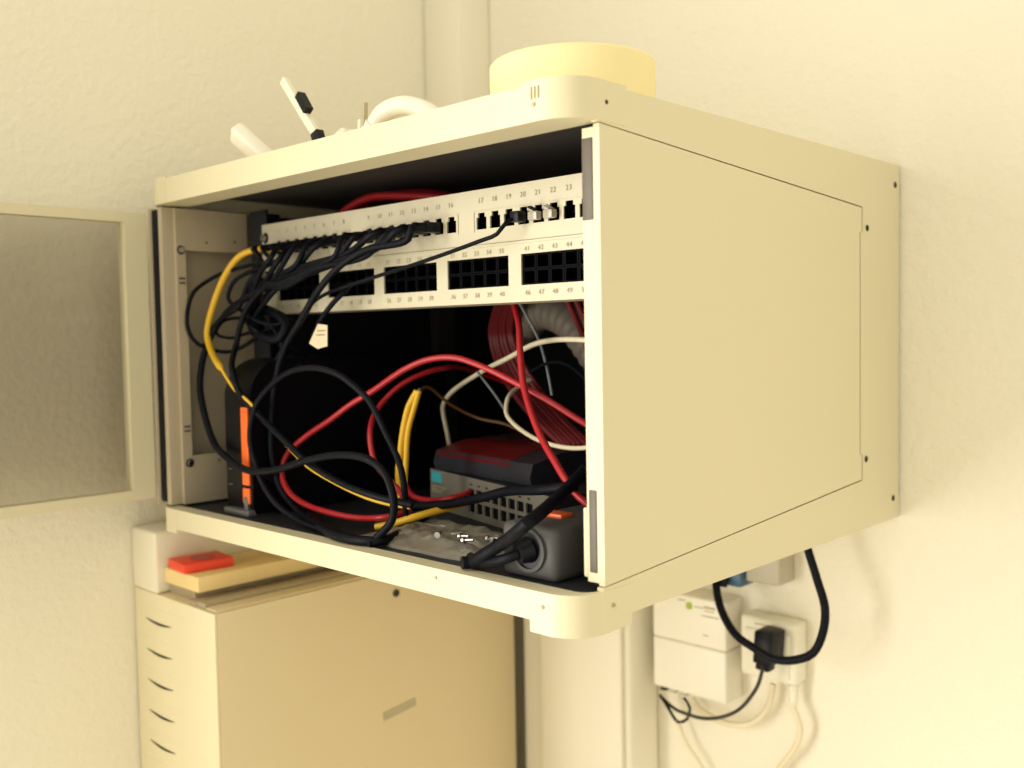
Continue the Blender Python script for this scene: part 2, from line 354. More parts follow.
for n in range(2, 25): share('port', c0, up_, (PX(n), 0.1017, 0.2993))
bm = bmesh.new()
for n in range(1, 25): number(bm, str(n), PX(n), 0.0995, 0.3172, 0.0062)
obj('port_numbers', bm, 'ink', up_)['kind'] = 'stuff'
for x in (-0.5255,):
    for s, r, m_, h in (('washer', 0.0062, 'rubber', 0.0015), ('screw', 0.0042, 'steel', 0.0045)):
        bm = bmesh.new(); cyl(bm, (x, 0.0999, 0.3120), (x, 0.0999-h, 0.3120), r, r*0.75, 16); obj(s, bm, m_, up_, True)
lo_ = thing('patch_bay', 'lower cream patch panel with five black blocks of double-row ports', 'patch panel', (-0.29, 0.10, 0.2283), 'patch panels in the rack')
WN = [(-0.5025+k*0.0905, -0.4265+k*0.0905) for k in range(5)]
xs = sorted({XP0, XP1} | {v for w_ in WN for v in w_ if v < XP1})
bm = bmesh.new(); plate(bm, xs, [0.2283, 0.2422, 0.2680, 0.2790], 0.1000, 0.1016, lambda x, z: 0.2422 < z < 0.2680 and any(a < x < b for a, b in WN)); bx(bm, -0.52, -0.06, 0.1016, 0.140, 0.2283, 0.2299)
bx(bm, XP0, XP1, 0.0988, 0.1016, 0.2770, 0.2790)
obj('faceplate', bm, 'panel_white', lo_)
bm = cup(0.0058, 0.0050, 0.010, False)
o_ = [(-0.00735, -0.0062), (0.00735, -0.0062), (0.00735, 0.0062), (-0.00735, 0.0062)]; i_ = [(-0.0058, -0.0050), (0.0058, -0.0050), (0.0058, 0.0050), (-0.0058, 0.0050)]
A = [bm.verts.new((p[0], 0, p[1])) for p in o_]; B = [bm.verts.new((p[0], 0, p[1])) for p in i_]
for k in range(4): bm.faces.new((A[k], A[(k+1) % 4], B[(k+1) % 4], B[k]))
c1 = None; nums = bmesh.new()
for k, (a, b) in enumerate(WN):
    pit = (b-a)/5
    for r_, z in ((0, 0.26155), (1, 0.24865)):
        for q in range(5):
            x = a+pit*(q+0.5); n = k*10+r_*5+q+1
            if c1 is None: c1 = obj('port', bm, 'port_black', lo_); c1.location = (x, 0.1020, z)
            else: share('port', c1, lo_, (x, 0.1020, z))
            number(nums, str(n), x, 0.0995, 0.2722 if r_ == 0 else 0.2358, 0.0058)
obj('port_numbers', nums, 'ink', lo_)['kind'] = 'stuff'
for s, r, m_, h in (('washer', 0.0062, 'rubber', 0.0015), ('screw', 0.0042, 'steel', 0.0045)):
    bm = bmesh.new(); cyl(bm, (-0.5255, 0.0999, 0.2700), (-0.5255, 0.0999-h, 0.2700), r, r*0.75, 16); obj(s, bm, m_, lo_, True)
# clear plugs in ports 21 and 22
for n, lb in ((21, 'small clear network plug with black tip in port 21'), (22, 'small clear network plug sticking out of port 22')):
    t = thing('network_plug', lb, 'plug', (PX(n), 0.0975, 0.2985))
    bm = bmesh.new(); bx(bm, PX(n)-0.0050, PX(n)+0.0050, 0.092, 0.0985, 0.2940, 0.3010); bev(bm, 0.0008); obj('plug_body', bm, 'clear_plug', t, True)
    bm = bmesh.new(); prism(bm, [(0.089, 0.3050), (0.0985, 0.3020), (0.0985, 0.3012), (0.089, 0.3038)], 'X', PX(n)-0.0022, PX(n)+0.0022); obj('latch', bm, 'clear_plug' if n == 22 else 'black_plastic', t)

# ------------------------------------------------------------------ devices inside
t = thing('network_storage_box', 'upright black box with an orange light strip standing at the left inside', 'electronics', (-0.48, 0.17, 0.0201))
bm = bmesh.new(); prof = [(0.300, 0.022), (0.036, 0.022), (0.032, 0.030), (0.032, 0.118)]
for i in range(9):
    a = PI - i*PI/2/8; prof.append((0.072+0.040*math.cos(a), 0.140+0.041*math.sin(a)))
prof.append((0.300, 0.181)); prism(bm, prof, 'X', -0.505, -0.455); obj('housing', bm, 'black_gloss', t, True)
box('light_strip', (-0.4720, -0.4590, 0.0300, 0.0335, 0.0520, 0.1320), 'orange_glow', t, 0.001)
box('light_strip', (-0.4720, -0.4590, 0.0300, 0.0335, 0.0330, 0.0490), 'orange_glow', t, 0.001)
box('foot', (-0.5040, -0.4560, 0.0260, 0.060, 0.0201, 0.0270), 'silver_plastic', t, 0.002)
box('front_trim', (-0.4690, -0.4620, 0.0290, 0.034, 0.0240, 0.0400), 'silver_plastic', t, 0.001)
for z in (0.050, 0.066): box('status_light', (-0.5000, -0.4930, 0.0310, 0.0330, z, z+0.0010), 'silver_plastic', t)
def local(loc, ang):
    return Matrix.Translation(Vector(loc)) @ Matrix.Rotation(ang, 4, 'Z')
def lobj(name, bm, mname, parent, M, smooth=False):
    bm.transform(M); return obj(name, bm, mname, parent, smooth)
def lbox(name, d, mname, parent, M, b=0.0, seg=2):
    bm = bmesh.new(); bx(bm, *d)
    if b: bev(bm, b, seg)
    return lobj(name, bm, mname, parent, M, bool(b))
# network switch: local x runs along the front from its left end, y to the back
M = local((-0.3592, 0.1885, 0.0202), math.atan2(-0.0596, 0.2216))
t = thing('network_switch', 'flat desktop network switch with pale grey front on the cabinet floor', 'electronics', (-0.22, 0.20, 0.0202))
SL = 0.2295
lbox('housing', (0, SL, 0.002, 0.125, 0.0, 0.040), 'switch_case', t, M, 0.0015)
pxs = [0.090+k*0.0152 for k in range(8)]
xs = sorted({0.0, SL} | {p+d for p in pxs for d in (-0.0058, 0.0058)}); bm = bmesh.new()
plate(bm, xs, [0.0, 0.0065, 0.0170, 0.0205, 0.0300, 0.0405], -0.0010, 0.0010, lambda x, z: (0.0065 < z < 0.0170 or 0.0205 < z < 0.0300) and any(abs(x-p) < 0.0058 for p in pxs))
lobj('front_plate', bm, 'switch_front', t, M)
first = None
for z in (0.01175, 0.02525):
    for p in pxs:
        q = M @ Vector((p, 0.0011, z))
        if first is None:
            first = obj('port', cup(0.0060, 0.0055, 0.0008), 'black_plastic', t); first.location = q
        else: first2 = share('port', first, t, q); first2.rotation_euler.z = math.atan2(-0.0596, 0.2216)
first.rotation_euler.z = math.atan2(-0.0596, 0.2216)
for p in pxs[:8]: lbox('status_light', (p-0.0018, p+0.0018, -0.0016, -0.0009, 0.0335, 0.0350), 'hole', t, M)
lbox('printed_mark', (0.004, 0.026, -0.0016, -0.0009, 0.0275, 0.0385), 'cyan_print', t, M)
for z, a, b in ((0.0225, 0.004, 0.036), (0.0195, 0.004, 0.030), (0.0170, 0.004, 0.026)): lbox('printed_mark', (a, b, -0.0016, -0.0009, z, z+0.0012), 'label_grey', t, M)
# router lying on the switch
M = local((-0.3528, 0.1841, 0.0612), math.atan2(-0.0290, 0.1636))
t = thing('router', 'dark grey router with a wine-red top lying on the switch', 'electronics', (-0.26, 0.24, 0.0612))
def slab_router(x0, x1):
    return [(0.004, 0.0), (0.002, 0.008), (0.006, 0.020), (0.040, 0.028), (0.130, 0.030), (0.150, 0.022), (0.150, 0.0)]
bm = bmesh.new(); prism(bm, slab_router(0, 1), 'X', 0.0, 0.168); lobj('housing', bm, 'router_grey', t, M, True)
bm = bmesh.new(); prism(bm, [(0.0035, 0.0150), (0.0072, 0.0208), (0.040, 0.0288), (0.128, 0.0308), (0.128, 0.0295), (0.040, 0.0275), (0.008, 0.0195)], 'X', 0.004, 0.132); lobj('red_cover', bm, 'router_red', t, M)
for k in range(4): lbox('cooling_slot', (0.018+k*0.010, 0.0205+k*0.010, 0.060, 0.120, 0.0300, 0.0314), 'hole', t, M)
# power strip
t = thing('power_strip', 'dark grey power strip with round socket at the front right of the cabinet floor', 'power strip', (-0.062, 0.07, 0.0202))
bm = bmesh.new(); bx(bm, -0.0960, -0.0400, 0.0240, 0.150, 0.0202, 0.0610); bev(bm, 0.006, 3); obj('strip_body', bm, 'strip_grey', t, True)
bm = bmesh.new(); 
def hring(bm, c, r0, r1, y0, y1, n=28):
    R = []
    for i in range(n):
        a = 2*PI*i/n; R.append([bm.verts.new((c[0]+r*math.cos(a), y, c[1]+r*math.sin(a))) for r, y in ((r0, y1), (r0, y0), (r1, y0), (r1, y1))])
    for i in range(n):
        for j in range(4): bm.faces.new((R[i][j], R[(i+1) % n][j], R[(i+1) % n][(j+1) % 4], R[i][(j+1) % 4]))
hring(bm, (-0.066, 0.0425), 0.0140, 0.0165, 0.0215, 0.0260); obj('socket_rim', bm, 'strip_grey', t, True)
bm = bmesh.new(); cyl(bm, (-0.066, 0.0235, 0.0425), (-0.066, 0.0255, 0.0425), 0.0140, n=28); obj('socket_well', bm, 'strip_hole', t)
box('rocker_switch', (-0.0870, -0.0620, 0.0560, 0.0700, 0.0605, 0.0640), 'orange_switch', t, 0.001)
t = thing('power_plug', 'black plug pushed into the grey power strip', 'plug', (-0.066, 0.013, 0.0425))
bm = bmesh.new(); cyl(bm, (-0.066, 0.0240, 0.0425), (-0.069, 0.0150, 0.0405), 0.0100, 0.0075, 20); obj('plug_body', bm, 'black_plastic', t, True)
bm = bmesh.new(); tube(bm, spline([(-0.069, 0.0160, 0.0405), (-0.076, 0.0110, 0.0370), (-0.096, 0.0120, 0.0310), (-0.118, 0.020, 0.0262), (-0.135, 0.030, 0.0262)]), 0.0038); obj('cord', bm, 'cable_black', t, True)
# crumpled bag of screws on the floor
bm = bmesh.new(); nx, ny = 44, 24; V = {}
for s in (0, 1):
    for i in range(nx+1):
        for j in range(ny+1):
            u, v = i/nx, j/ny; e = min(1, 6*min(u, 1-u))*min(1, 6*min(v, 1-v))
            x, y = -0.285+0.165*u+0.008*noise.noise((u*5, v*4, 1)), 0.030+0.088*v+0.010*noise.noise((u*4, v*5, 3))
            h = 0.0030+e*(0.004+0.007*abs(noise.noise((u*9, v*7, 5)))+0.003*abs(noise.noise((u*22, v*17, 9))))
            V[s, i, j] = bm.verts.new((x, y, 0.0203+(h if s else 0.0)))
for s in (0, 1):
    for i in range(nx):
        for j in range(ny):
            bm.faces.new((V[s, i, j], V[s, i+1, j], V[s, i+1, j+1], V[s, i, j+1]))
rim = [(i, 0) for i in range(nx)]+[(nx, j) for j in range(ny)]+[(i, ny) for i in range(nx, 0, -1)]+[(0, j) for j in range(ny, 0, -1)]
for k in range(len(rim)):
    a, b = rim[k], rim[(k+1) % len(rim)]; bm.faces.new((V[0, a[0], a[1]], V[0, b[0], b[1]], V[1, b[0], b[1]], V[1, a[0], a[1]]))
tag(obj('plastic_bag', bm, 'bag', None, True), 'crumpled clear plastic bag lying on the cabinet floor', 'bag')
for k in range(7):
    x, y = -0.182+0.011*k+random.uniform(-.004, .004), 0.036+random.uniform(0, 0.022); a = random.uniform(0, PI)
    t = thing('screw', 'small silver rack screw lying on the plastic bag', 'screw', (x, y, 0.036), 'loose screws on the plastic bag')
    d = Vector((math.cos(a), math.sin(a), 0.1)); p = Vector((x, y, 0.0362))
    bm = bmesh.new(); cyl(bm, p, p+d*0.008, 0.0013, 0.0011, 8); obj('shank', bm, 'steel', t, True)
    bm = bmesh.new(); cyl(bm, p-d*0.002, p, 0.0027, 0.0027, 12); obj('head', bm, 'steel', t, True)
# pale conduit in the back right of the cabinet
bm = bmesh.new(); tube(bm, spline([(-0.330, 0.300, 0.205), (-0.285, 0.285, 0.226), (-0.235, 0.275, 0.214), (-0.195, 0.270, 0.178), (-0.165, 0.275, 0.130), (-0.150, 0.285, 0.080), (-0.147, 0.300, 0.0425)], 0.003), 0.019, 20, 0.07)
tag(obj('conduit', bm, 'conduit', None, True), 'thick pale ribbed conduit bending down at the back right of the cabinet', 'conduit')
# white tag hanging among the black cables
t = bmesh.new(); prism(t, [(-0.3990, 0.1960), (-0.3835, 0.2150), (-0.3680, 0.2135), (-0.3690, 0.1930), (-0.3850, 0.1905)], 'Y', 0.0660, 0.0668)
for k, (x0, x1, z) in enumerate(((-0.386, -0.372, 0.2075), (-0.388, -0.372, 0.2035))): pass
t = tag(obj('cable_tag', t, 'tag_paper'), 'small pale paper tag hanging on the black cables', 'tag')
bm = bmesh.new()
for x0, x1, z in ((-0.384, -0.371, 0.2075), (-0.386, -0.372, 0.2035)): bx(bm, x0, x1, 0.0656, 0.0661, z, z+0.0014)
obj('tag_print', bm, 'ink', t)

# ------------------------------------------------------------------ cables (name, label, material, radius, plug, group, path)
CABLES = [
 ('patch_cable', 'long black patch cable curving down past the white tag to the cabinet floor', 'cable_black', 0.0034, 'boot', 'black patch cables on the upper patch panel',
  [(-0.2414,0.097,0.2985), (-0.2414,0.068,0.2965), (-0.2468,0.068,0.2871), (-0.3001,0.0627,0.281), (-0.333,0.0573,0.2682), (-0.3616,0.052,0.246), (-0.392,0.0513,0.2171), (-0.4203,0.0507,0.1898), (-0.4372,0.05,0.1545), (-0.4473,0.0517,0.1184), (-0.4509,0.0528,0.082), (-0.4414,0.055,0.0496), (-0.4043,0.0533,0.0282), (-0.3073,0.025,0.0249), (-0.2429,0.0166,0.0249)]),
 ('patch_cable', 'thick black cable sweeping far left then across the orange strip in a wide S bend', 'cable_black', 0.0036, 'boot', 'black patch cables on the upper patch panel',
  [(-0.2582,0.097,0.2985), (-0.2582,0.068,0.2965), (-0.2837,0.066,0.2836), (-0.3488,0.0633,0.2732), (-0.4209,0.0607,0.2647), (-0.4806,0.0583,0.2503), (-0.5402,0.0561,0.2279), (-0.5624,0.0459,0.1957), (-0.5624,0.0362,0.1578), (-0.5449,0.0291,0.1284), (-0.518,0.0256,0.0927), (-0.4884,0.022,0.0804), (-0.4487,0.022,0.0702), (-0.398,0.022,0.0744), (-0.3461,0.0213,0.0872), (-0.2904,0.0204,0.0969), (-0.2499,0.0211,0.0954), (-0.2313,0.0233,0.0846), (-0.2242,0.0256,0.0653), (-0.229,0.0278,0.0447), (-0.2447,0.0191,0.0251)]),
 ('patch_cable', 'black cable running slantwise beside the thin yellow cable before the dark box', 'cable_black', 0.0032, 'boot', 'black patch cables on the upper patch panel',
  [(-0.2918,0.097,0.2985), (-0.2918,0.068,0.2965), (-0.3286,0.066,0.2814), (-0.4047,0.0617,0.2708), (-0.4562,0.0574,0.2563), (-0.4925,0.0531,0.2318), (-0.5068,0.0485,0.1953), (-0.4783,0.0262,0.1701), (-0.4644,0.0262,0.1459), (-0.4365,0.0323,0.1233), (-0.3899,0.03,0.1014), (-0.3556,0.03,0.0846), (-0.3148,0.0319,0.0709), (-0.2742,0.0346,0.0626), (-0.2484,0.0419,0.058), (-0.2284,0.05,0.0546)]),
 ('network_cable', 'black cable in a tall rounded arch above the red cable, standing before the dark box', 'cable_black', 0.003, None, None,
  [(-0.2411,0.0152,0.0245), (-0.2941,0.0208,0.0245), (-0.3726,0.0295,0.0275), (-0.4116,0.0274,0.043), (-0.434,0.0265,0.0669), (-0.4492,0.0268,0.101), (-0.4428,0.0285,0.1303), (-0.4341,0.0303,0.1425), (-0.3903,0.0325,0.167), (-0.3517,0.0347,0.1731), (-0.3167,0.0387,0.1678), (-0.296,0.0431,0.1562), (-0.2802,0.0463,0.1438), (-0.2585,0.0484,0.1133), (-0.2462,0.0513,0.0907), (-0.2453,0.0556,0.0699), (-0.2488,0.06,0.0421)]),
 ('patch_cable', 'thin black patch cable making a wide loop over the left inner plate', 'cable_black', 0.0022, 'boot', 'black patch cables on the upper patch panel',
  [(-0.466,0.097,0.2985), (-0.466,0.068,0.2965), (-0.443,0.07,0.2836), (-0.4925,0.0655,0.2804), (-0.531,0.0609,0.2761), (-0.5638,0.0541,0.268), (-0.5638,0.0334,0.2533), (-0.5638,0.0258,0.236), (-0.5638,0.0249,0.2134), (-0.5638,0.0361,0.197), (-0.5559,0.0613,0.1877), (-0.5154,0.0632,0.194), (-0.4888,0.0691,0.2075), (-0.454,0.075,0.2184)]),
 ('patch_cable', 'thin black patch cable making a small tight loop beside the yellow cable', 'cable_black', 0.0022, 'boot', 'black patch cables on the upper patch panel',
  [(-0.4828,0.097,0.2985), (-0.4828,0.068,0.2965), (-0.4671,0.07,0.281), (-0.505,0.0657,0.2727), (-0.5307,0.0614,0.2621), (-0.5396,0.06,0.2463), (-0.5198,0.06,0.2349), (-0.496,0.0621,0.2236), (-0.4685,0.0686,0.2156), (-0.4411,0.075,0.2202)]),
 ('patch_cable', 'black patch cable from port 1 drooping in front of the left rack rail', 'cable_black', 0.003, 'boot', 'black patch cables on the upper patch panel',
  [(-0.4996,0.097,0.2985), (-0.4996,0.068,0.2965), (-0.494,0.075,0.2829), (-0.5083,0.066,0.259), (-0.5122,0.058,0.2378), (-0.5395,0.052,0.2246), (-0.563,0.0491,0.2066), (-0.563,0.0436,0.1881)]),
 ('patch_cable', 'black patch cable leaving the fourth port of the upper patch panel', 'cable_black', 0.0028, 'boot', 'black patch cables on the upper patch panel',
  [(-0.4492,0.097,0.2985), (-0.4492,0.068,0.2945), (-0.4377,0.0511,0.2844), (-0.4737,0.0547,0.2597), (-0.5181,0.075,0.2124), (-0.53,0.115,0.1942), (-0.4516,0.0903,0.1743)]),
 ('patch_cable', 'black patch cable leaving the fifth port of the upper patch panel', 'cable_black', 0.0028, 'boot', 'black patch cables on the upper patch panel',
  [(-0.4324,0.097,0.2985), (-0.4324,0.068,0.2925), (-0.4271,0.0528,0.2808), (-0.467,0.0592,0.2566), (-0.5246,0.075,0.2232), (-0.5249,0.115,0.1941), (-0.4516,0.0903,0.1732)]),
 ('patch_cable', 'black patch cable leaving the sixth port of the upper patch panel', 'cable_black', 0.0028, 'boot', 'black patch cables on the upper patch panel',
  [(-0.4156,0.097,0.2985), (-0.4156,0.068,0.2965), (-0.4217,0.055,0.2775), (-0.4794,0.0676,0.2427), (-0.5125,0.075,0.2151), (-0.5278,0.115,0.1942), (-0.4516,0.0903,0.1722)]),
 ('patch_cable', 'black patch cable leaving the seventh port of the upper patch panel', 'cable_black', 0.0028, 'boot', 'black patch cables on the upper patch panel',
  [(-0.3988,0.097,0.2985), (-0.3988,0.068,0.2945), (-0.406,0.0581,0.2737), (-0.4673,0.0614,0.26), (-0.5231,0.075,0.2192), (-0.5591,0.115,0.1943), (-0.4516,0.0902,0.1711)]),
 ('patch_cable', 'black patch cable leaving the eighth port of the upper patch panel', 'cable_black', 0.0028, 'boot', 'black patch cables on the upper patch panel',
  [(-0.382,0.097,0.2985), (-0.382,0.068,0.2925), (-0.4129,0.0645,0.2714), (-0.4639,0.0595,0.2405), (-0.514,0.075,0.2128), (-0.5281,0.115,0.1942), (-0.4516,0.0902,0.1701)]),
 ('patch_cable', 'black patch cable leaving the ninth port of the upper patch panel', 'cable_black', 0.0029, 'boot', 'black patch cables on the upper patch panel',
  [(-0.3422,0.097,0.2985), (-0.3422,0.068,0.2965), (-0.3452,0.062,0.2795), (-0.3809,0.058,0.2683), (-0.4252,0.055,0.2545), (-0.4773,0.0612,0.2523), (-0.5101,0.08,0.2164), (-0.5257,0.12,0.1929), (-0.4515,0.1286,0.1762)]),
 ('patch_cable', 'black patch cable leaving the tenth port of the upper patch panel', 'cable_black', 0.0029, 'boot', 'black patch cables on the upper patch panel',
  [(-0.3254,0.097,0.2985), (-0.3254,0.068,0.2945), (-0.3378,0.066,0.2839), (-0.3851,0.058,0.2642), (-0.4254,0.055,0.2522), (-0.4906,0.062,0.2622), (-0.5214,0.08,0.2166), (-0.5237,0.12,0.1929), (-0.4515,0.1285,0.1751)]),
 ('patch_cable', 'black patch cable leaving the eleventh port of the upper patch panel', 'cable_black', 0.0029, 'boot', 'black patch cables on the upper patch panel',
  [(-0.3086,0.097,0.2985), (-0.3086,0.068,0.2925), (-0.3309,0.07,0.2789), (-0.3873,0.058,0.2632), (-0.4252,0.055,0.2549), (-0.4546,0.0552,0.2565), (-0.5211,0.08,0.2166), (-0.5217,0.12,0.1929), (-0.4515,0.1285,0.1741)]),
 ('patch_cable', 'black patch cable leaving the thirteenth port of the upper patch panel', 'cable_black', 0.0029, 'boot', 'black patch cables on the upper patch panel',
  [(-0.275,0.097,0.2985), (-0.275,0.068,0.2945), (-0.3016,0.066,0.2767), (-0.3683,0.058,0.2683), (-0.4251,0.055,0.2579), (-0.4688,0.0599,0.2542), (-0.5241,0.08,0.2166), (-0.5178,0.12,0.1929), (-0.4515,0.1284,0.1719)]),
 ('network_cable', 'thin black wire loop sticking out left of the cable knot below the panels', 'cable_black', 0.0018, None, None,
  [(-0.4696,0.085,0.2103), (-0.5033,0.0786,0.2195), (-0.5366,0.0721,0.2246), (-0.5642,0.066,0.2208), (-0.5642,0.0583,0.2087), (-0.5417,0.0621,0.2029), (-0.5016,0.0686,0.2088), (-0.4641,0.075,0.2019)]),
 ('network_cable', 'thin black wire bow above the cable knot below the panels', 'cable_black', 0.002, None, None,
  [(-0.4597,0.085,0.2227), (-0.4852,0.0775,0.2339), (-0.508,0.07,0.2399), (-0.5183,0.065,0.2306), (-0.497,0.06,0.2151), (-0.4749,0.0675,0.2042), (-0.4455,0.075,0.2058)]),
 ('network_cable', 'short black wire crossing the cable knot downwards below the panels', 'cable_black', 0.0019, None, None,
  [(-0.5363,0.085,0.2444), (-0.4952,0.0737,0.2235), (-0.4558,0.065,0.2081), (-0.4436,0.0637,0.1916), (-0.4527,0.062,0.1793)]),
 ('network_cable', 'thick black wire tied round the cable knot below the panels', 'cable_black', 0.0045, None, None,
  [(-0.5252,0.085,0.2243), (-0.5027,0.0786,0.2302), (-0.4658,0.0721,0.227), (-0.4404,0.0671,0.214), (-0.4455,0.0629,0.2019), (-0.4741,0.0621,0.2022), (-0.4994,0.0686,0.213), (-0.4972,0.075,0.2257)]),
 ('network_cable', 'long thin black cable drawn slantwise from port 20 across the white gap between panels', 'cable_black', 0.0018, 'thin', None,
  [(-0.1367,0.097,0.2985), (-0.1407,0.084,0.2935), (-0.1483,0.08,0.2841), (-0.1674,0.079,0.2798), (-0.2099,0.078,0.2719), (-0.2555,0.077,0.2643), (-0.2989,0.075,0.2576), (-0.3383,0.07,0.2501), (-0.3751,0.066,0.242), (-0.4192,0.07,0.2247)]),
 ('network_cable', 'short black cable pair end hanging below the lower panel beside the white tag', 'cable_black', 0.0026, None, None,
  [(-0.3518,0.085,0.254), (-0.3516,0.075,0.2451), (-0.3613,0.07,0.2357), (-0.3789,0.068,0.2207), (-0.3977,0.07,0.2033)]),
 ('network_cable', 'yellow network cable arching over the left inner plate', 'cable_yellow', (0.0036, 0.0016, 0.44), None, None,
  [(-0.4652,0.085,0.2951), (-0.4839,0.0788,0.2962), (-0.5031,0.0726,0.2962), (-0.5213,0.0653,0.2907), (-0.5371,0.0571,0.272), (-0.5507,0.0494,0.2412), (-0.5604,0.0453,0.2088), (-0.5457,0.0412,0.1903), (-0.4972,0.0257,0.1699), (-0.4729,0.0257,0.1498), (-0.4507,0.0279,0.1381), (-0.4325,0.0376,0.1171), (-0.3981,0.0397,0.0931), (-0.374,0.0435,0.0769), (-0.3428,0.0476,0.0656), (-0.2982,0.0518,0.0543), (-0.2701,0.0559,0.0502), (-0.243,0.06,0.049)]),
 ('network_cable', 'yellow doubled cable standing upright behind the black arch, left strand', 'cable_yellow', 0.003, None, None,
  [(-0.2997,0.12,0.1483), (-0.3073,0.116,0.1347), (-0.3124,0.112,0.1105), (-0.313,0.108,0.0864), (-0.3119,0.104,0.0674), (-0.3034,0.1,0.0464)]),
 ('network_cable', 'yellow doubled cable standing upright behind the black arch, right strand', 'cable_yellow', 0.0028, None, None,
  [(-0.2967,0.12,0.1484), (-0.3009,0.1168,0.132), (-0.3069,0.1136,0.1087), (-0.3066,0.11,0.0818), (-0.304,0.106,0.063), (-0.3014,0.102,0.0444)]),
 ('network_cable', 'dull yellow thin wire running slantwise in the dark above the router', 'cable_ochre', 0.0017, None, None,
  [(-0.3198,0.14,0.1477), (-0.3335,0.1667,0.148), (-0.3327,0.1933,0.1299), (-0.3186,0.22,0.1139), (-0.2855,0.2267,0.1087), (-0.2608,0.2333,0.0991), (-0.2355,0.24,0.0868)]),
 ('network_cable', 'yellow cable lying on the cabinet floor towards the switch ports', 'cable_yellow', 0.0034, None, None,
  [(-0.2946,0.062,0.0253), (-0.2766,0.07,0.03), (-0.2557,0.08,0.0374), (-0.2479,0.1,0.041), (-0.2381,0.12,0.0449)]),
 ('network_cable', 'bright red cable arching high across the middle of the opening', 'cable_red', 0.003, None, None,
  [(-0.2787,0.09,0.038), (-0.2818,0.065,0.0357), (-0.3173,0.06,0.0314), (-0.3545,0.055,0.0326), (-0.3977,0.055,0.0367), (-0.4218,0.055,0.0443), (-0.4401,0.058,0.0566), (-0.4504,0.064,0.0695), (-0.4498,0.07,0.0814), (-0.4257,0.0763,0.1), (-0.3904,0.0825,0.1187), (-0.3651,0.0888,0.1344), (-0.3391,0.095,0.1476), (-0.2921,0.1017,0.1713), (-0.2671,0.11,0.1797), (-0.2418,0.1183,0.1805), (-0.215,0.1267,0.1721), (-0.1818,0.135,0.1578), (-0.1502,0.1433,0.1423), (-0.1265,0.1517,0.1277), (-0.1068,0.16,0.1159)]),
 ('network_cable', 'bright red cable dropping steeply in front of the router at the right', 'cable_red', 0.0031, None, None,
  [(-0.2233,0.17,0.2433), (-0.2071,0.162,0.2258), (-0.1948,0.154,0.2089), (-0.1847,0.144,0.188), (-0.1705,0.132,0.1591), (-0.1515,0.12,0.1367), (-0.1284,0.108,0.1149), (-0.1038,0.096,0.0986), (-0.0852,0.089,0.0847), (-0.0693,0.087,0.0722), (-0.0479,0.085,0.0638)]),
 ('network_cable', 'dark red cable in a narrow bow left of the yellow doubled cable', 'cable_red', 0.0028, None, None,
  [(-0.3385,0.34,0.1251), (-0.3749,0.32,0.1461), (-0.3814,0.27,0.162), (-0.3466,0.2,0.1672), (-0.3502,0.175,0.1628), (-0.3594,0.15,0.1513), (-0.365,0.125,0.13), (-0.3486,0.1,0.1085), (-0.3371,0.095,0.0811), (-0.3144,0.09,0.0679), (-0.3029,0.095,0.0568), (-0.2975,0.1,0.0451)]),
 ('network_cable', 'short red cable bent into the switch ports', 'cable_red', 0.0028, None, None,
  [(-0.3536,0.15,0.0461), (-0.3327,0.14,0.0401), (-0.3099,0.14,0.0384), (-0.2805,0.14,0.0425), (-0.2765,0.155,0.0448), (-0.2778,0.17,0.0467)]),
 ('network_cable', 'cream network cable rising to the right edge above the router', 'cable_cream', 0.0026, None, None,
  [(-0.4067,0.26,0.0701), (-0.3999,0.2511,0.0863), (-0.3976,0.2422,0.1189), (-0.3686,0.2267,0.1375), (-0.2985,0.2089,0.1642), (-0.2468,0.1956,0.1792), (-0.209,0.1867,0.1909), (-0.1734,0.1778,0.1955), (-0.1282,0.1689,0.1952), (-0.0841,0.16,0.1908)]),
 ('network_cable', 'cream network cable curling low round the steep red cable', 'cable_cream', 0.0022, None, None,
  [(-0.0853,0.16,0.1103), (-0.129,0.165,0.1001), (-0.1649,0.17,0.099), (-0.2003,0.175,0.1048), (-0.2294,0.18,0.1161), (-0.2482,0.19,0.1253), (-0.2548,0.2,0.1383), (-0.2626,0.22,0.146), (-0.2615,0.24,0.1543)]),
 ('network_cable', 'thin grey wire hanging slantwise behind the cream cable', 'cable_grey', 0.0012, None, None,
  [(-0.2968,0.2,0.1636), (-0.2964,0.2067,0.1561), (-0.2828,0.21,0.1399), (-0.2676,0.21,0.1231)]),
 ('network_cable', 'thin grey wire hanging from behind the lower patch panel at the right', 'cable_grey', 0.0014, None, None,
  [(-0.2388,0.2,0.2349), (-0.2357,0.205,0.2241), (-0.2223,0.21,0.1974), (-0.2169,0.215,0.1719), (-0.2141,0.22,0.1413)]),
 ('network_cable', 'thin dark wire curving in front of the pale conduit', 'cable_black', 0.0018, None, None,
  [(-0.2337,0.21,0.164), (-0.2054,0.205,0.1733), (-0.1784,0.2,0.1727), (-0.1573,0.195,0.1638), (-0.1348,0.19,0.1481)]),
 ('red_bundle_cable', 'dark red cable in the bundle hanging behind the lower patch panel', 'cable_darkred', 0.0032, None, 'red cables bundled behind the lower patch panel',
  [(-0.2551,0.2,0.2473), (-0.3205,0.25,0.2257), (-0.3471,0.27,0.2012), (-0.3383,0.27,0.1713), (-0.2954,0.25,0.1404), (-0.2449,0.23,0.1145), (-0.2008,0.22,0.092)]),
 ('red_bundle_cable', 'dark red cable in the bundle hanging behind the lower patch panel', 'cable_darkred', 0.0032, None, 'red cables bundled behind the lower patch panel',
  [(-0.25,0.2,0.2471), (-0.3157,0.25,0.2256), (-0.3417,0.27,0.2011), (-0.3319,0.27,0.1714), (-0.2925,0.254,0.1403), (-0.2422,0.234,0.1144), (-0.1949,0.22,0.0924)]),
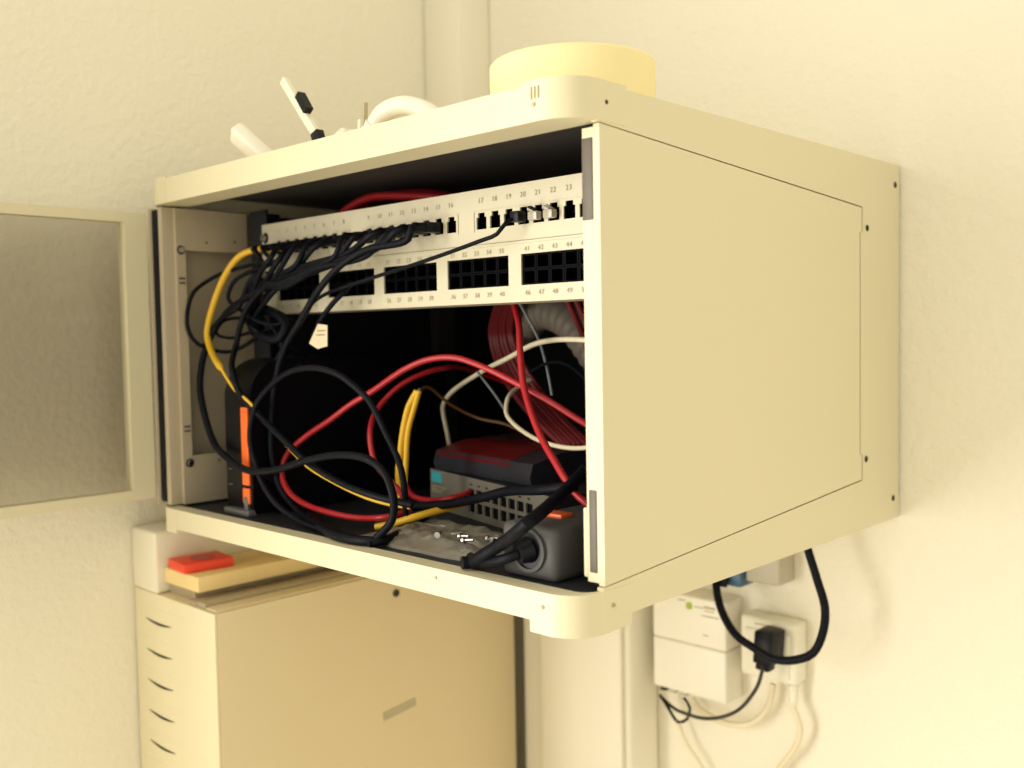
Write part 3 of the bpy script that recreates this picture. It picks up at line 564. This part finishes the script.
 ('red_bundle_cable', 'dark red cable in the bundle hanging behind the lower patch panel', 'cable_darkred', 0.0032, None, 'red cables bundled behind the lower patch panel',
  [(-0.246,0.2,0.2469), (-0.3118,0.25,0.2255), (-0.3374,0.27,0.201), (-0.3268,0.27,0.1714), (-0.2909,0.258,0.1401), (-0.2408,0.238,0.1141), (-0.1902,0.22,0.0927)]),
 ('red_bundle_cable', 'dark red cable in the bundle hanging behind the lower patch panel', 'cable_darkred', 0.0032, None, 'red cables bundled behind the lower patch panel',
  [(-0.24,0.2,0.2466), (-0.306,0.25,0.2253), (-0.331,0.27,0.201), (-0.3192,0.27,0.1714), (-0.2865,0.262,0.14), (-0.2368,0.242,0.114), (-0.1832,0.22,0.0931)]),
 ('red_bundle_cable', 'dark red cable in the bundle hanging behind the lower patch panel', 'cable_darkred', 0.0032, None, 'red cables bundled behind the lower patch panel',
  [(-0.2351,0.2,0.2464), (-0.3013,0.25,0.2252), (-0.3257,0.27,0.2009), (-0.313,0.27,0.1715), (-0.2836,0.266,0.1399), (-0.2342,0.246,0.1139), (-0.1775,0.22,0.0935)]),
 ('red_bundle_cable', 'dark red cable in the bundle hanging behind the lower patch panel', 'cable_darkred', 0.0032, None, 'red cables bundled behind the lower patch panel',
  [(-0.2284,0.2,0.2461), (-0.2948,0.25,0.225), (-0.3185,0.27,0.2008), (-0.3045,0.27,0.1715), (-0.2781,0.27,0.1398), (-0.2291,0.25,0.1138), (-0.1697,0.22,0.094)]),
 ('red_bundle_cable', 'dark red cable in the bundle hanging behind the lower patch panel', 'cable_darkred', 0.0032, None, 'red cables bundled behind the lower patch panel',
  [(-0.2246,0.2,0.2459), (-0.2912,0.25,0.2249), (-0.3146,0.27,0.2008), (-0.2998,0.27,0.1716), (-0.2767,0.274,0.1396), (-0.2279,0.254,0.1136), (-0.1654,0.22,0.0943)]),
 ('red_bundle_cable', 'dark red cable falling at the right behind the pale conduit', 'cable_darkred', 0.003, None, 'red cables falling behind the pale conduit',
  [(-0.1498,0.16,0.2442), (-0.1532,0.18,0.2224), (-0.1549,0.2,0.195), (-0.1482,0.21,0.1624)]),
 ('red_bundle_cable', 'dark red cable falling at the right behind the pale conduit', 'cable_darkred', 0.003, None, 'red cables falling behind the pale conduit',
  [(-0.1393,0.16,0.2437), (-0.1426,0.18,0.2221), (-0.1455,0.2,0.1949), (-0.1412,0.21,0.1625)]),
 ('red_bundle_cable', 'dark red cable falling at the right behind the pale conduit', 'cable_darkred', 0.003, None, 'red cables falling behind the pale conduit',
  [(-0.1291,0.16,0.2433), (-0.1323,0.18,0.2217), (-0.1362,0.2,0.1948), (-0.1342,0.21,0.1626)]),
 ('red_loop_cable', 'red cable in the loop lying behind the top edge of the upper patch panel', 'cable_red', 0.0042, None, 'red cables looped over the upper patch panel',
  [(-0.4744,0.15,0.3265), (-0.4376,0.15,0.3413), (-0.402,0.152,0.3483), (-0.3569,0.155,0.3447), (-0.3166,0.16,0.3397), (-0.2839,0.17,0.3341)]),
 ('red_loop_cable', 'red cable in the loop lying behind the top edge of the upper patch panel', 'cable_red', 0.0042, None, 'red cables looped over the upper patch panel',
  [(-0.4634,0.15,0.3266), (-0.4367,0.156,0.343), (-0.3995,0.158,0.3491), (-0.3529,0.161,0.3458), (-0.3129,0.166,0.3399), (-0.2816,0.176,0.3344)]),
 ('red_loop_cable', 'red cable in the loop lying behind the top edge of the upper patch panel', 'cable_red', 0.0042, None, 'red cables looped over the upper patch panel',
  [(-0.4525,0.15,0.3267), (-0.4357,0.162,0.3447), (-0.3969,0.164,0.3499), (-0.3489,0.167,0.3469), (-0.3091,0.172,0.34), (-0.2793,0.182,0.3347)]),
 ('red_loop_cable', 'red cable in the loop lying behind the top edge of the upper patch panel', 'cable_red', 0.0042, None, 'red cables looped over the upper patch panel',
  [(-0.4418,0.15,0.3268), (-0.4346,0.168,0.3464), (-0.3942,0.17,0.3506), (-0.3448,0.173,0.348), (-0.3053,0.178,0.3401), (-0.2769,0.188,0.3349)]),
 ('power_cable', 'thick black power cable slanting forward from the switch to the front edge', 'cable_black', 0.005, None, None,
  [(-0.0746,0.1,0.0924), (-0.0688,0.0721,0.082), (-0.0646,0.0484,0.074), (-0.0544,0.0214,0.07), (-0.0433,-0.0044,0.068), (-0.0629,0.0016,0.056), (-0.0848,0.0103,0.045), (-0.1021,0.0105,0.035), (-0.1178,0.0138,0.0275), (-0.1217,0.008,0.0272)]),
 ('power_cable', 'black power cable lying across the front of the switch', 'cable_black', 0.0042, None, None,
  [(-0.3022,0.1,0.0369), (-0.2875,0.1,0.0395), (-0.2355,0.1,0.0479), (-0.1847,0.095,0.0601), (-0.1495,0.09,0.0695), (-0.1052,0.08,0.0759), (-0.0684,0.08,0.0826)]),
 ('power_cable', 'thick black cable lying on the cabinet floor behind the front edge', 'cable_black', 0.0045, None, None,
  [(-0.4496,0.0397,0.0681), (-0.4496,0.0842,0.0314), (-0.3684,0.0426,0.026), (-0.2739,0.0113,0.026), (-0.2397,0.0228,0.026), (-0.2669,0.0796,0.026), (-0.2846,0.12,0.0321)]),
 ('power_cable', 'thick black power cable hanging in a wide loop below the cabinet', 'cable_black', 0.0046, None, None,
  [(-0.0812,0.47,-0.006), (-0.072,0.47,-0.0352), (-0.0608,0.468,-0.0645), (-0.0489,0.462,-0.0924), (-0.0482,0.456,-0.1165), (-0.0565,0.45,-0.1392), (-0.075,0.446,-0.1497), (-0.098,0.443,-0.1529), (-0.122,0.443,-0.1459), (-0.1473,0.448,-0.1377), (-0.17,0.458,-0.1204), (-0.1839,0.468,-0.1007), (-0.1895,0.475,-0.0913)]),
 ('device_cable', 'thin dark cable sagging from the black plug to the white box', 'cable_dark', 0.0022, None, None,
  [(-0.1264,0.47,-0.1762), (-0.1369,0.475,-0.2017), (-0.1593,0.48,-0.2318), (-0.1768,0.485,-0.246), (-0.1958,0.485,-0.2558), (-0.2199,0.488,-0.263), (-0.2411,0.49,-0.2641), (-0.2654,0.5,-0.267), (-0.2919,0.508,-0.2607)]),
 ('device_cable', 'cream cable sagging under the white box and the socket', 'cable_cream', 0.004, None, None,
  [(-0.1418,0.52,-0.2117), (-0.1446,0.518,-0.2332), (-0.1527,0.516,-0.249), (-0.1661,0.514,-0.2627), (-0.1837,0.512,-0.2692), (-0.2043,0.512,-0.271), (-0.2238,0.514,-0.2693), (-0.2443,0.517,-0.2641), (-0.2535,0.52,-0.2559)]),
 ('device_cable', 'cream cable with ribbed strain relief hanging from the wall socket', 'cable_cream', 0.0036, None, None,
  [(-0.1137,0.515,-0.206), (-0.1128,0.513,-0.2296), (-0.1098,0.512,-0.2344), (-0.1037,0.512,-0.2502), (-0.1085,0.514,-0.2719), (-0.1296,0.518,-0.304), (-0.1673,0.522,-0.3592), (-0.1974,0.526,-0.4454)]),
 ('device_cable', 'thin cream cable hanging straight down from under the white box', 'cable_cream', 0.0022, None, None,
  [(-0.2902,0.512,-0.2639), (-0.2781,0.514,-0.2834), (-0.2705,0.516,-0.2936), (-0.2602,0.518,-0.3157), (-0.2412,0.52,-0.3377), (-0.2226,0.522,-0.377), (-0.2158,0.526,-0.4521)]),
 ('device_cable', 'short black wire hooked under the white box', 'cable_black', 0.0018, None, None,
  [(-0.2913,0.505,-0.2571), (-0.2788,0.5,-0.2641), (-0.2611,0.5,-0.2824), (-0.2498,0.503,-0.2765), (-0.25,0.51,-0.2648), (-0.262,0.515,-0.2566)]),
]

for nm, lb, mt_, r, plug, grp, pts in CABLES:
    bm = bmesh.new(); tube(bm, spline(pts), r, 10)
    o = tag(obj(nm, bm, mt_, None, True), lb, 'cable', grp)
    if plug == 'boot':
        x, y, z = pts[0]
        bm = bmesh.new(); bx(bm, x-0.0052, x+0.0052, 0.083, 0.0985, z-0.0050, z+0.0042); bev(bm, 0.001); obj('plug', bm, 'black_plastic', o, True)
        bm = bmesh.new(); p0, p1 = Vector((x, 0.084, z-0.0005)), Vector(pts[1]); cyl(bm, p0, p0+(p1-p0)*0.95, 0.0048, max((r if not isinstance(r, tuple) else r[0])*1.15, 0.0030), 10); obj('boot', bm, 'rubber', o, True)
    elif plug == 'thin':
        x, y, z = pts[0]
        bm = bmesh.new(); bx(bm, x-0.0050, x+0.0050, 0.088, 0.0985, z-0.0048, z+0.0040); bev(bm, 0.001); obj('plug', bm, 'black_plastic', o, True)

# ------------------------------------------------------------------ on top of the cabinet
t = thing('masking_tape', 'large roll of yellow masking tape on top of the cabinet', 'tape roll', (-0.1008, 0.1223, 0.3712))
bm = bmesh.new(); lathe(bm, [(0.046, 0.001), (0.0655, 0.001), (0.0672, 0.003), (0.0672, 0.0455), (0.0655, 0.0475), (0.046, 0.0475)], (-0.1008, 0.1223, 0.3712), 64); obj('tape', bm, 'tape_paper', t, True)
bm = bmesh.new(); lathe(bm, [(0.0435, 0.0005), (0.0459, 0.0005), (0.0459, 0.048), (0.0435, 0.048)], (-0.1008, 0.1223, 0.3712), 48); obj('cardboard_core', bm, 'tape_core', t, True)
def bar(bm, p0, p1, wx, wy, hint=(0, 1, 0)):
    p0, p1 = Vector(p0), Vector(p1); d = (p1-p0).normalized(); a = d.cross(Vector(hint)).normalized(); b = a.cross(d)
    v = [bm.verts.new(p+a*sx*wx/2+b*sy*wy/2) for p in (p0, p1) for sx, sy in ((-1, -1), (1, -1), (1, 1), (-1, 1))]
    for f in ((3,2,1,0),(4,5,6,7),(0,1,5,4),(1,2,6,5),(2,3,7,6),(3,0,4,7)): bm.faces.new([v[i] for i in f])
t = thing('adapter_stick', 'small white rounded stick tilted upward on the cabinet top at the left', 'adapter', (-0.43, 0.05, 0.3712))
bm = bmesh.new(); bar(bm, (-0.4270, 0.046, 0.3745), (-0.4555, 0.024, 0.4080), 0.0230, 0.0150, (0.4, 1, 0.2)); bev(bm, 0.004, 3); obj('stick_body', bm, 'white_plastic', t, True)
box('foot_plate', (-0.445, -0.395, 0.030, 0.065, 0.3711, 0.3755), 'white_plastic', t, 0.001)
t = thing('box_cutter', 'thin cream cutter with black clip leaning upward on the cabinet top', 'cutter', (-0.33, 0.05, 0.3712))
bm = bmesh.new(); bar(bm, (-0.3255, 0.040, 0.3720), (-0.3910, 0.040, 0.4480), 0.0085, 0.0060); bev(bm, 0.001); obj('cutter_body', bm, 'card_white', t, True)
bm = bmesh.new(); bar(bm, (-0.3500, 0.0385, 0.4120), (-0.3630, 0.0385, 0.4290), 0.0070, 0.0080); obj('clip', bm, 'black_plastic', t)
bm = bmesh.new(); bar(bm, (-0.3300, 0.0380, 0.3720), (-0.3370, 0.0380, 0.3905), 0.0110, 0.0085); bev(bm, 0.001); obj('grip', bm, 'black_plastic', t, True)
bm = bmesh.new()
bmesh.ops.create_icosphere(bm, subdivisions=3, radius=1.0)
for v in bm.verts:
    k = 1+0.35*noise.noise(v.co*2.2); v.co = Vector((-0.312, 0.052, 0.3805))+Vector((v.co.x*0.0175*k, v.co.y*0.012*k, max(-0.0093, v.co.z*0.0105*k)))
tag(obj('crumpled_paper', bm, 'card_white'), 'crumpled cream paper scrap beside the cutter on the cabinet top', 'paper')
t = thing('white_hose', 'thick white bent hose lying on the cabinet top behind the front edge', 'hose', (-0.24, 0.07, 0.3712))
bm = bmesh.new(); tube(bm, spline([(-0.281, 0.058, 0.3860), (-0.268, 0.060, 0.3990), (-0.246, 0.064, 0.4030), (-0.222, 0.068, 0.3955), (-0.200, 0.074, 0.3815), (-0.17, 0.09, 0.3795)], 0.003), 0.0083, 16); obj('hose_body', bm, 'white_plastic', t, True)
bm = bmesh.new(); tube(bm, spline([(-0.286, 0.057, 0.3800), (-0.281, 0.058, 0.3860), (-0.2765, 0.0585, 0.3905)], 0.002), 0.0098, 16); obj('end_ring', bm, 'white_plastic', t, True)
bm = bmesh.new(); bar(bm, (-0.293, 0.055, 0.3715), (-0.289, 0.055, 0.3960), 0.0035, 0.010); obj('pin', bm, 'card_white', t)
bm = bmesh.new(); bar(bm, (-0.283, 0.051, 0.3815), (-0.279, 0.050, 0.4090), 0.0015, 0.004); obj('clamp', bm, 'label_grey', t)

# ------------------------------------------------------------------ drawer unit at the left, below the cabinet
X0, X1, Y0, Y1, ZT = XL+0.002, -0.497, 0.008, 0.4554, -0.083
t = thing('drawer_cabinet', 'tall cream drawer cabinet with many shallow drawers standing against the left wall', 'cabinet', (-0.59, 0.23, ZF))
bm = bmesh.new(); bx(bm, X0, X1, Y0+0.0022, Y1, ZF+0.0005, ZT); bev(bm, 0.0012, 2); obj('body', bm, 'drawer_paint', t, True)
bm = bmesh.new(); bx(bm, X0+0.0008, X1-0.0004, Y0, Y0+0.0020, -0.09995, ZT-0.0002); obj('front_rail', bm, 'drawer_front', t, True)
pit = 0.0356; zt = -0.1000; n_d = 23; proto = None; slot0 = None
for k in range(n_d):
    zc = zt-k*pit
    if proto is None:
        bm = bmesh.new(); bx(bm, X0+0.0008, X1-0.0004, Y0, Y0+0.0020, -pit+0.00005, -0.00005)
        proto = dr = obj('drawer', bm, 'drawer_front', t); dr.location = (0, 0, zc)
        bm = bmesh.new(); top = [(-0.651+0.060*i/12, -0.0145-0.0010*math.sin(PI*i/12)) for i in range(13)]; bot = [(-0.651+0.060*i/12, -0.0147-0.0036*math.sin(PI*i/12)) for i in range(12, -1, -1)]
        prism(bm, top+bot[1:-1], 'Y', Y0-0.0006, Y0+0.001); slot0 = obj('grip_slot', bm, 'hole', dr); slot0.matrix_parent_inverse = Matrix.Identity(4)
    else:
        dr = share('drawer', proto, t, (0, 0, zc)); s_ = bpy.data.objects.new('grip_slot', slot0.data); C.objects.link(s_); s_.parent = dr
for k, (x0, x1, z) in enumerate(((-0.5220, -0.5000, 0.0026), (-0.5410, -0.5235, 0.0056), (-0.5600, -0.5425, 0.0040))):
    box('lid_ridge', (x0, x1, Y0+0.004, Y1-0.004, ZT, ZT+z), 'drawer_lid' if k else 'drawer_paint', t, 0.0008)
bm = bmesh.new(); cyl(bm, (X1-0.0005, 0.2493, -0.1094), (X1+0.0010, 0.2493, -0.1094), 0.0048, n=18); obj('lock', bm, 'hole', t)
bm = bmesh.new(); prism(bm, [(0.2245, -0.2500), (0.2760, -0.2455), (0.2772, -0.2562), (0.2257, -0.2608)], 'X', X1-0.0003, X1+0.0004); obj('label_strip', bm, 'label_grey', t)
bm = bmesh.new(); bx(bm, -0.6185, -0.5430, 0.0155, 0.330, ZT+0.0130, ZT+0.0300); bev(bm, 0.0012); tag(obj('foam_board', bm, 'wood_foam', None, True), 'thick yellow board lying on top of the drawer cabinet', 'board')
box('lid_support', (-0.6180, -0.5620, 0.022, 0.325, ZT, ZT+0.0129), 'drawer_lid', t)
t = thing('red_case', 'small bright red plastic case lying on the yellow board', 'case', (-0.59, 0.045, ZT+0.0301))
M = local((-0.6120, 0.0165, ZT+0.0301), math.radians(-6))
lbox('case_body', (0, 0.046, 0, 0.058, 0, 0.0110), 'red_card', t, M, 0.002)
bm = bmesh.new(); cyl(bm, (0.026, 0.030, 0.0108), (0.026, 0.030, 0.0118), 0.014, n=20); lobj('lid_disc', bm, 'cable_red', t, M, True)
bm = bmesh.new(); bx(bm, XL+0.002, -0.620, 0.006, 0.300, ZT+0.0002, -0.0125); bev(bm, 0.004, 3)
tag(obj('storage_box', bm, 'card_white', None, True), 'narrow cream box standing on the drawer cabinet against the left wall', 'box')

# ------------------------------------------------------------------ wall boxes below the cabinet
t = thing('adapter_box', 'large white adapter box with a small green mark on the wall', 'adapter', (-0.2435, 0.536, -0.243))
bm = bmesh.new(); bx(bm, -0.296, -0.191, 0.4975, YB-0.0005, -0.1795, -0.120); bev(bm, 0.003, 3); obj('upper_cover', bm, 'white_plastic', t, True)
bm = bmesh.new(); bx(bm, -0.296, -0.191, 0.4975, YB-0.0005, -0.2430, -0.1799); bev(bm, 0.003, 3); obj('lower_cover', bm, 'white_plastic', t, True)
bm = bmesh.new(); prism(bm, [(-0.2415+0.0045*math.cos(i*PI/6)*(1.15 if i % 3 else 0.8), -0.1322+0.0045*math.sin(i*PI/6)) for i in range(12)], 'Y', 0.4968, 0.4980); obj('green_mark', bm, 'green_print', t)
for x0, x1, z, h in ((-0.258, -0.247, -0.1275, 0.0016), (-0.234, -0.222, -0.1325, 0.0012), (-0.221, -0.205, -0.1315, 0.0026), (-0.220, -0.206, -0.1350, 0.0012), (-0.224, -0.200, -0.1415, 0.0014), (-0.222, -0.215, -0.1650, 0.0012)):
    box('printed_line', (x0, x1, 0.4970, 0.4980, z, z+h), 'label_grey', t)
for x in (-0.285, -0.272, -0.256): box('jack', (x-0.0045, x+0.0045, 0.503, 0.515, -0.2490, -0.2425), 'black_plastic' if x < -0.28 else 'socket_grey', t, 0.001)
t = thing('wall_socket', 'white square wall socket with the black plug in it', 'wall socket', (-0.142, 0.536, -0.204))
bm = bmesh.new(); bx(bm, -0.178, -0.106, 0.5075, YB-0.0005, -0.204, -0.132); bev(bm, 0.005, 3); obj('socket_frame', bm, 'socket_white', t, True)
bm = bmesh.new(); bx(bm, -0.170, -0.114, 0.5045, 0.5080, -0.198, -0.146); bev(bm, 0.002, 2); obj('socket_insert', bm, 'socket_white', t, True)
box('printed_line', (-0.158, -0.130, 0.5068, 0.5080, -0.1405, -0.1390), 'label_grey', t)
bm = bmesh.new()
for k in range(5): cyl(bm, (-0.1135, 0.5155, -0.2060-k*0.0045), (-0.1135, 0.5150, -0.2090-k*0.0045), 0.0062-0.0004*k, n=14)
cyl(bm, (-0.1135, 0.5155, -0.2042), (-0.1135, 0.5145, -0.2290), 0.0046, n=14)
obj('strain_relief', bm, 'socket_white', t, True)
t = thing('power_plug', 'black plug in the white wall socket', 'plug', (-0.128, 0.49, -0.158))
M = Matrix.Translation((-0.1290, 0.480, -0.1560)) @ Matrix.Rotation(math.radians(4), 4, 'Y')
lbox('plug_body', (-0.0115, 0.0115, -0.008, 0.0243, -0.0190, 0.0190), 'black_plastic', t, M, 0.003)
lbox('plug_collar', (-0.0085, 0.0085, -0.006, 0.010, -0.0260, -0.0185), 'black_plastic', t, M, 0.002)
t = thing('junction_box', 'grey socket box close under the cabinet with a blue connector', 'wall socket', (-0.148, 0.536, -0.092))
bm = bmesh.new(); bx(bm, -0.166, -0.122, 0.500, YB-0.0005, -0.090, -0.022); bev(bm, 0.003, 3); obj('box_body', bm, 'socket_grey', t, True)
bm = bmesh.new(); bx(bm, -0.200, -0.167, 0.492, 0.522, -0.097, -0.072); bev(bm, 0.002, 2); obj('connector', bm, 'blue_plastic', t, True)
bm = bmesh.new(); cyl(bm, (-0.190, 0.487, -0.097), (-0.188, 0.490, -0.080), 0.0070, 0.0085, 14); obj('cord_collar', bm, 'black_plastic', t, True)
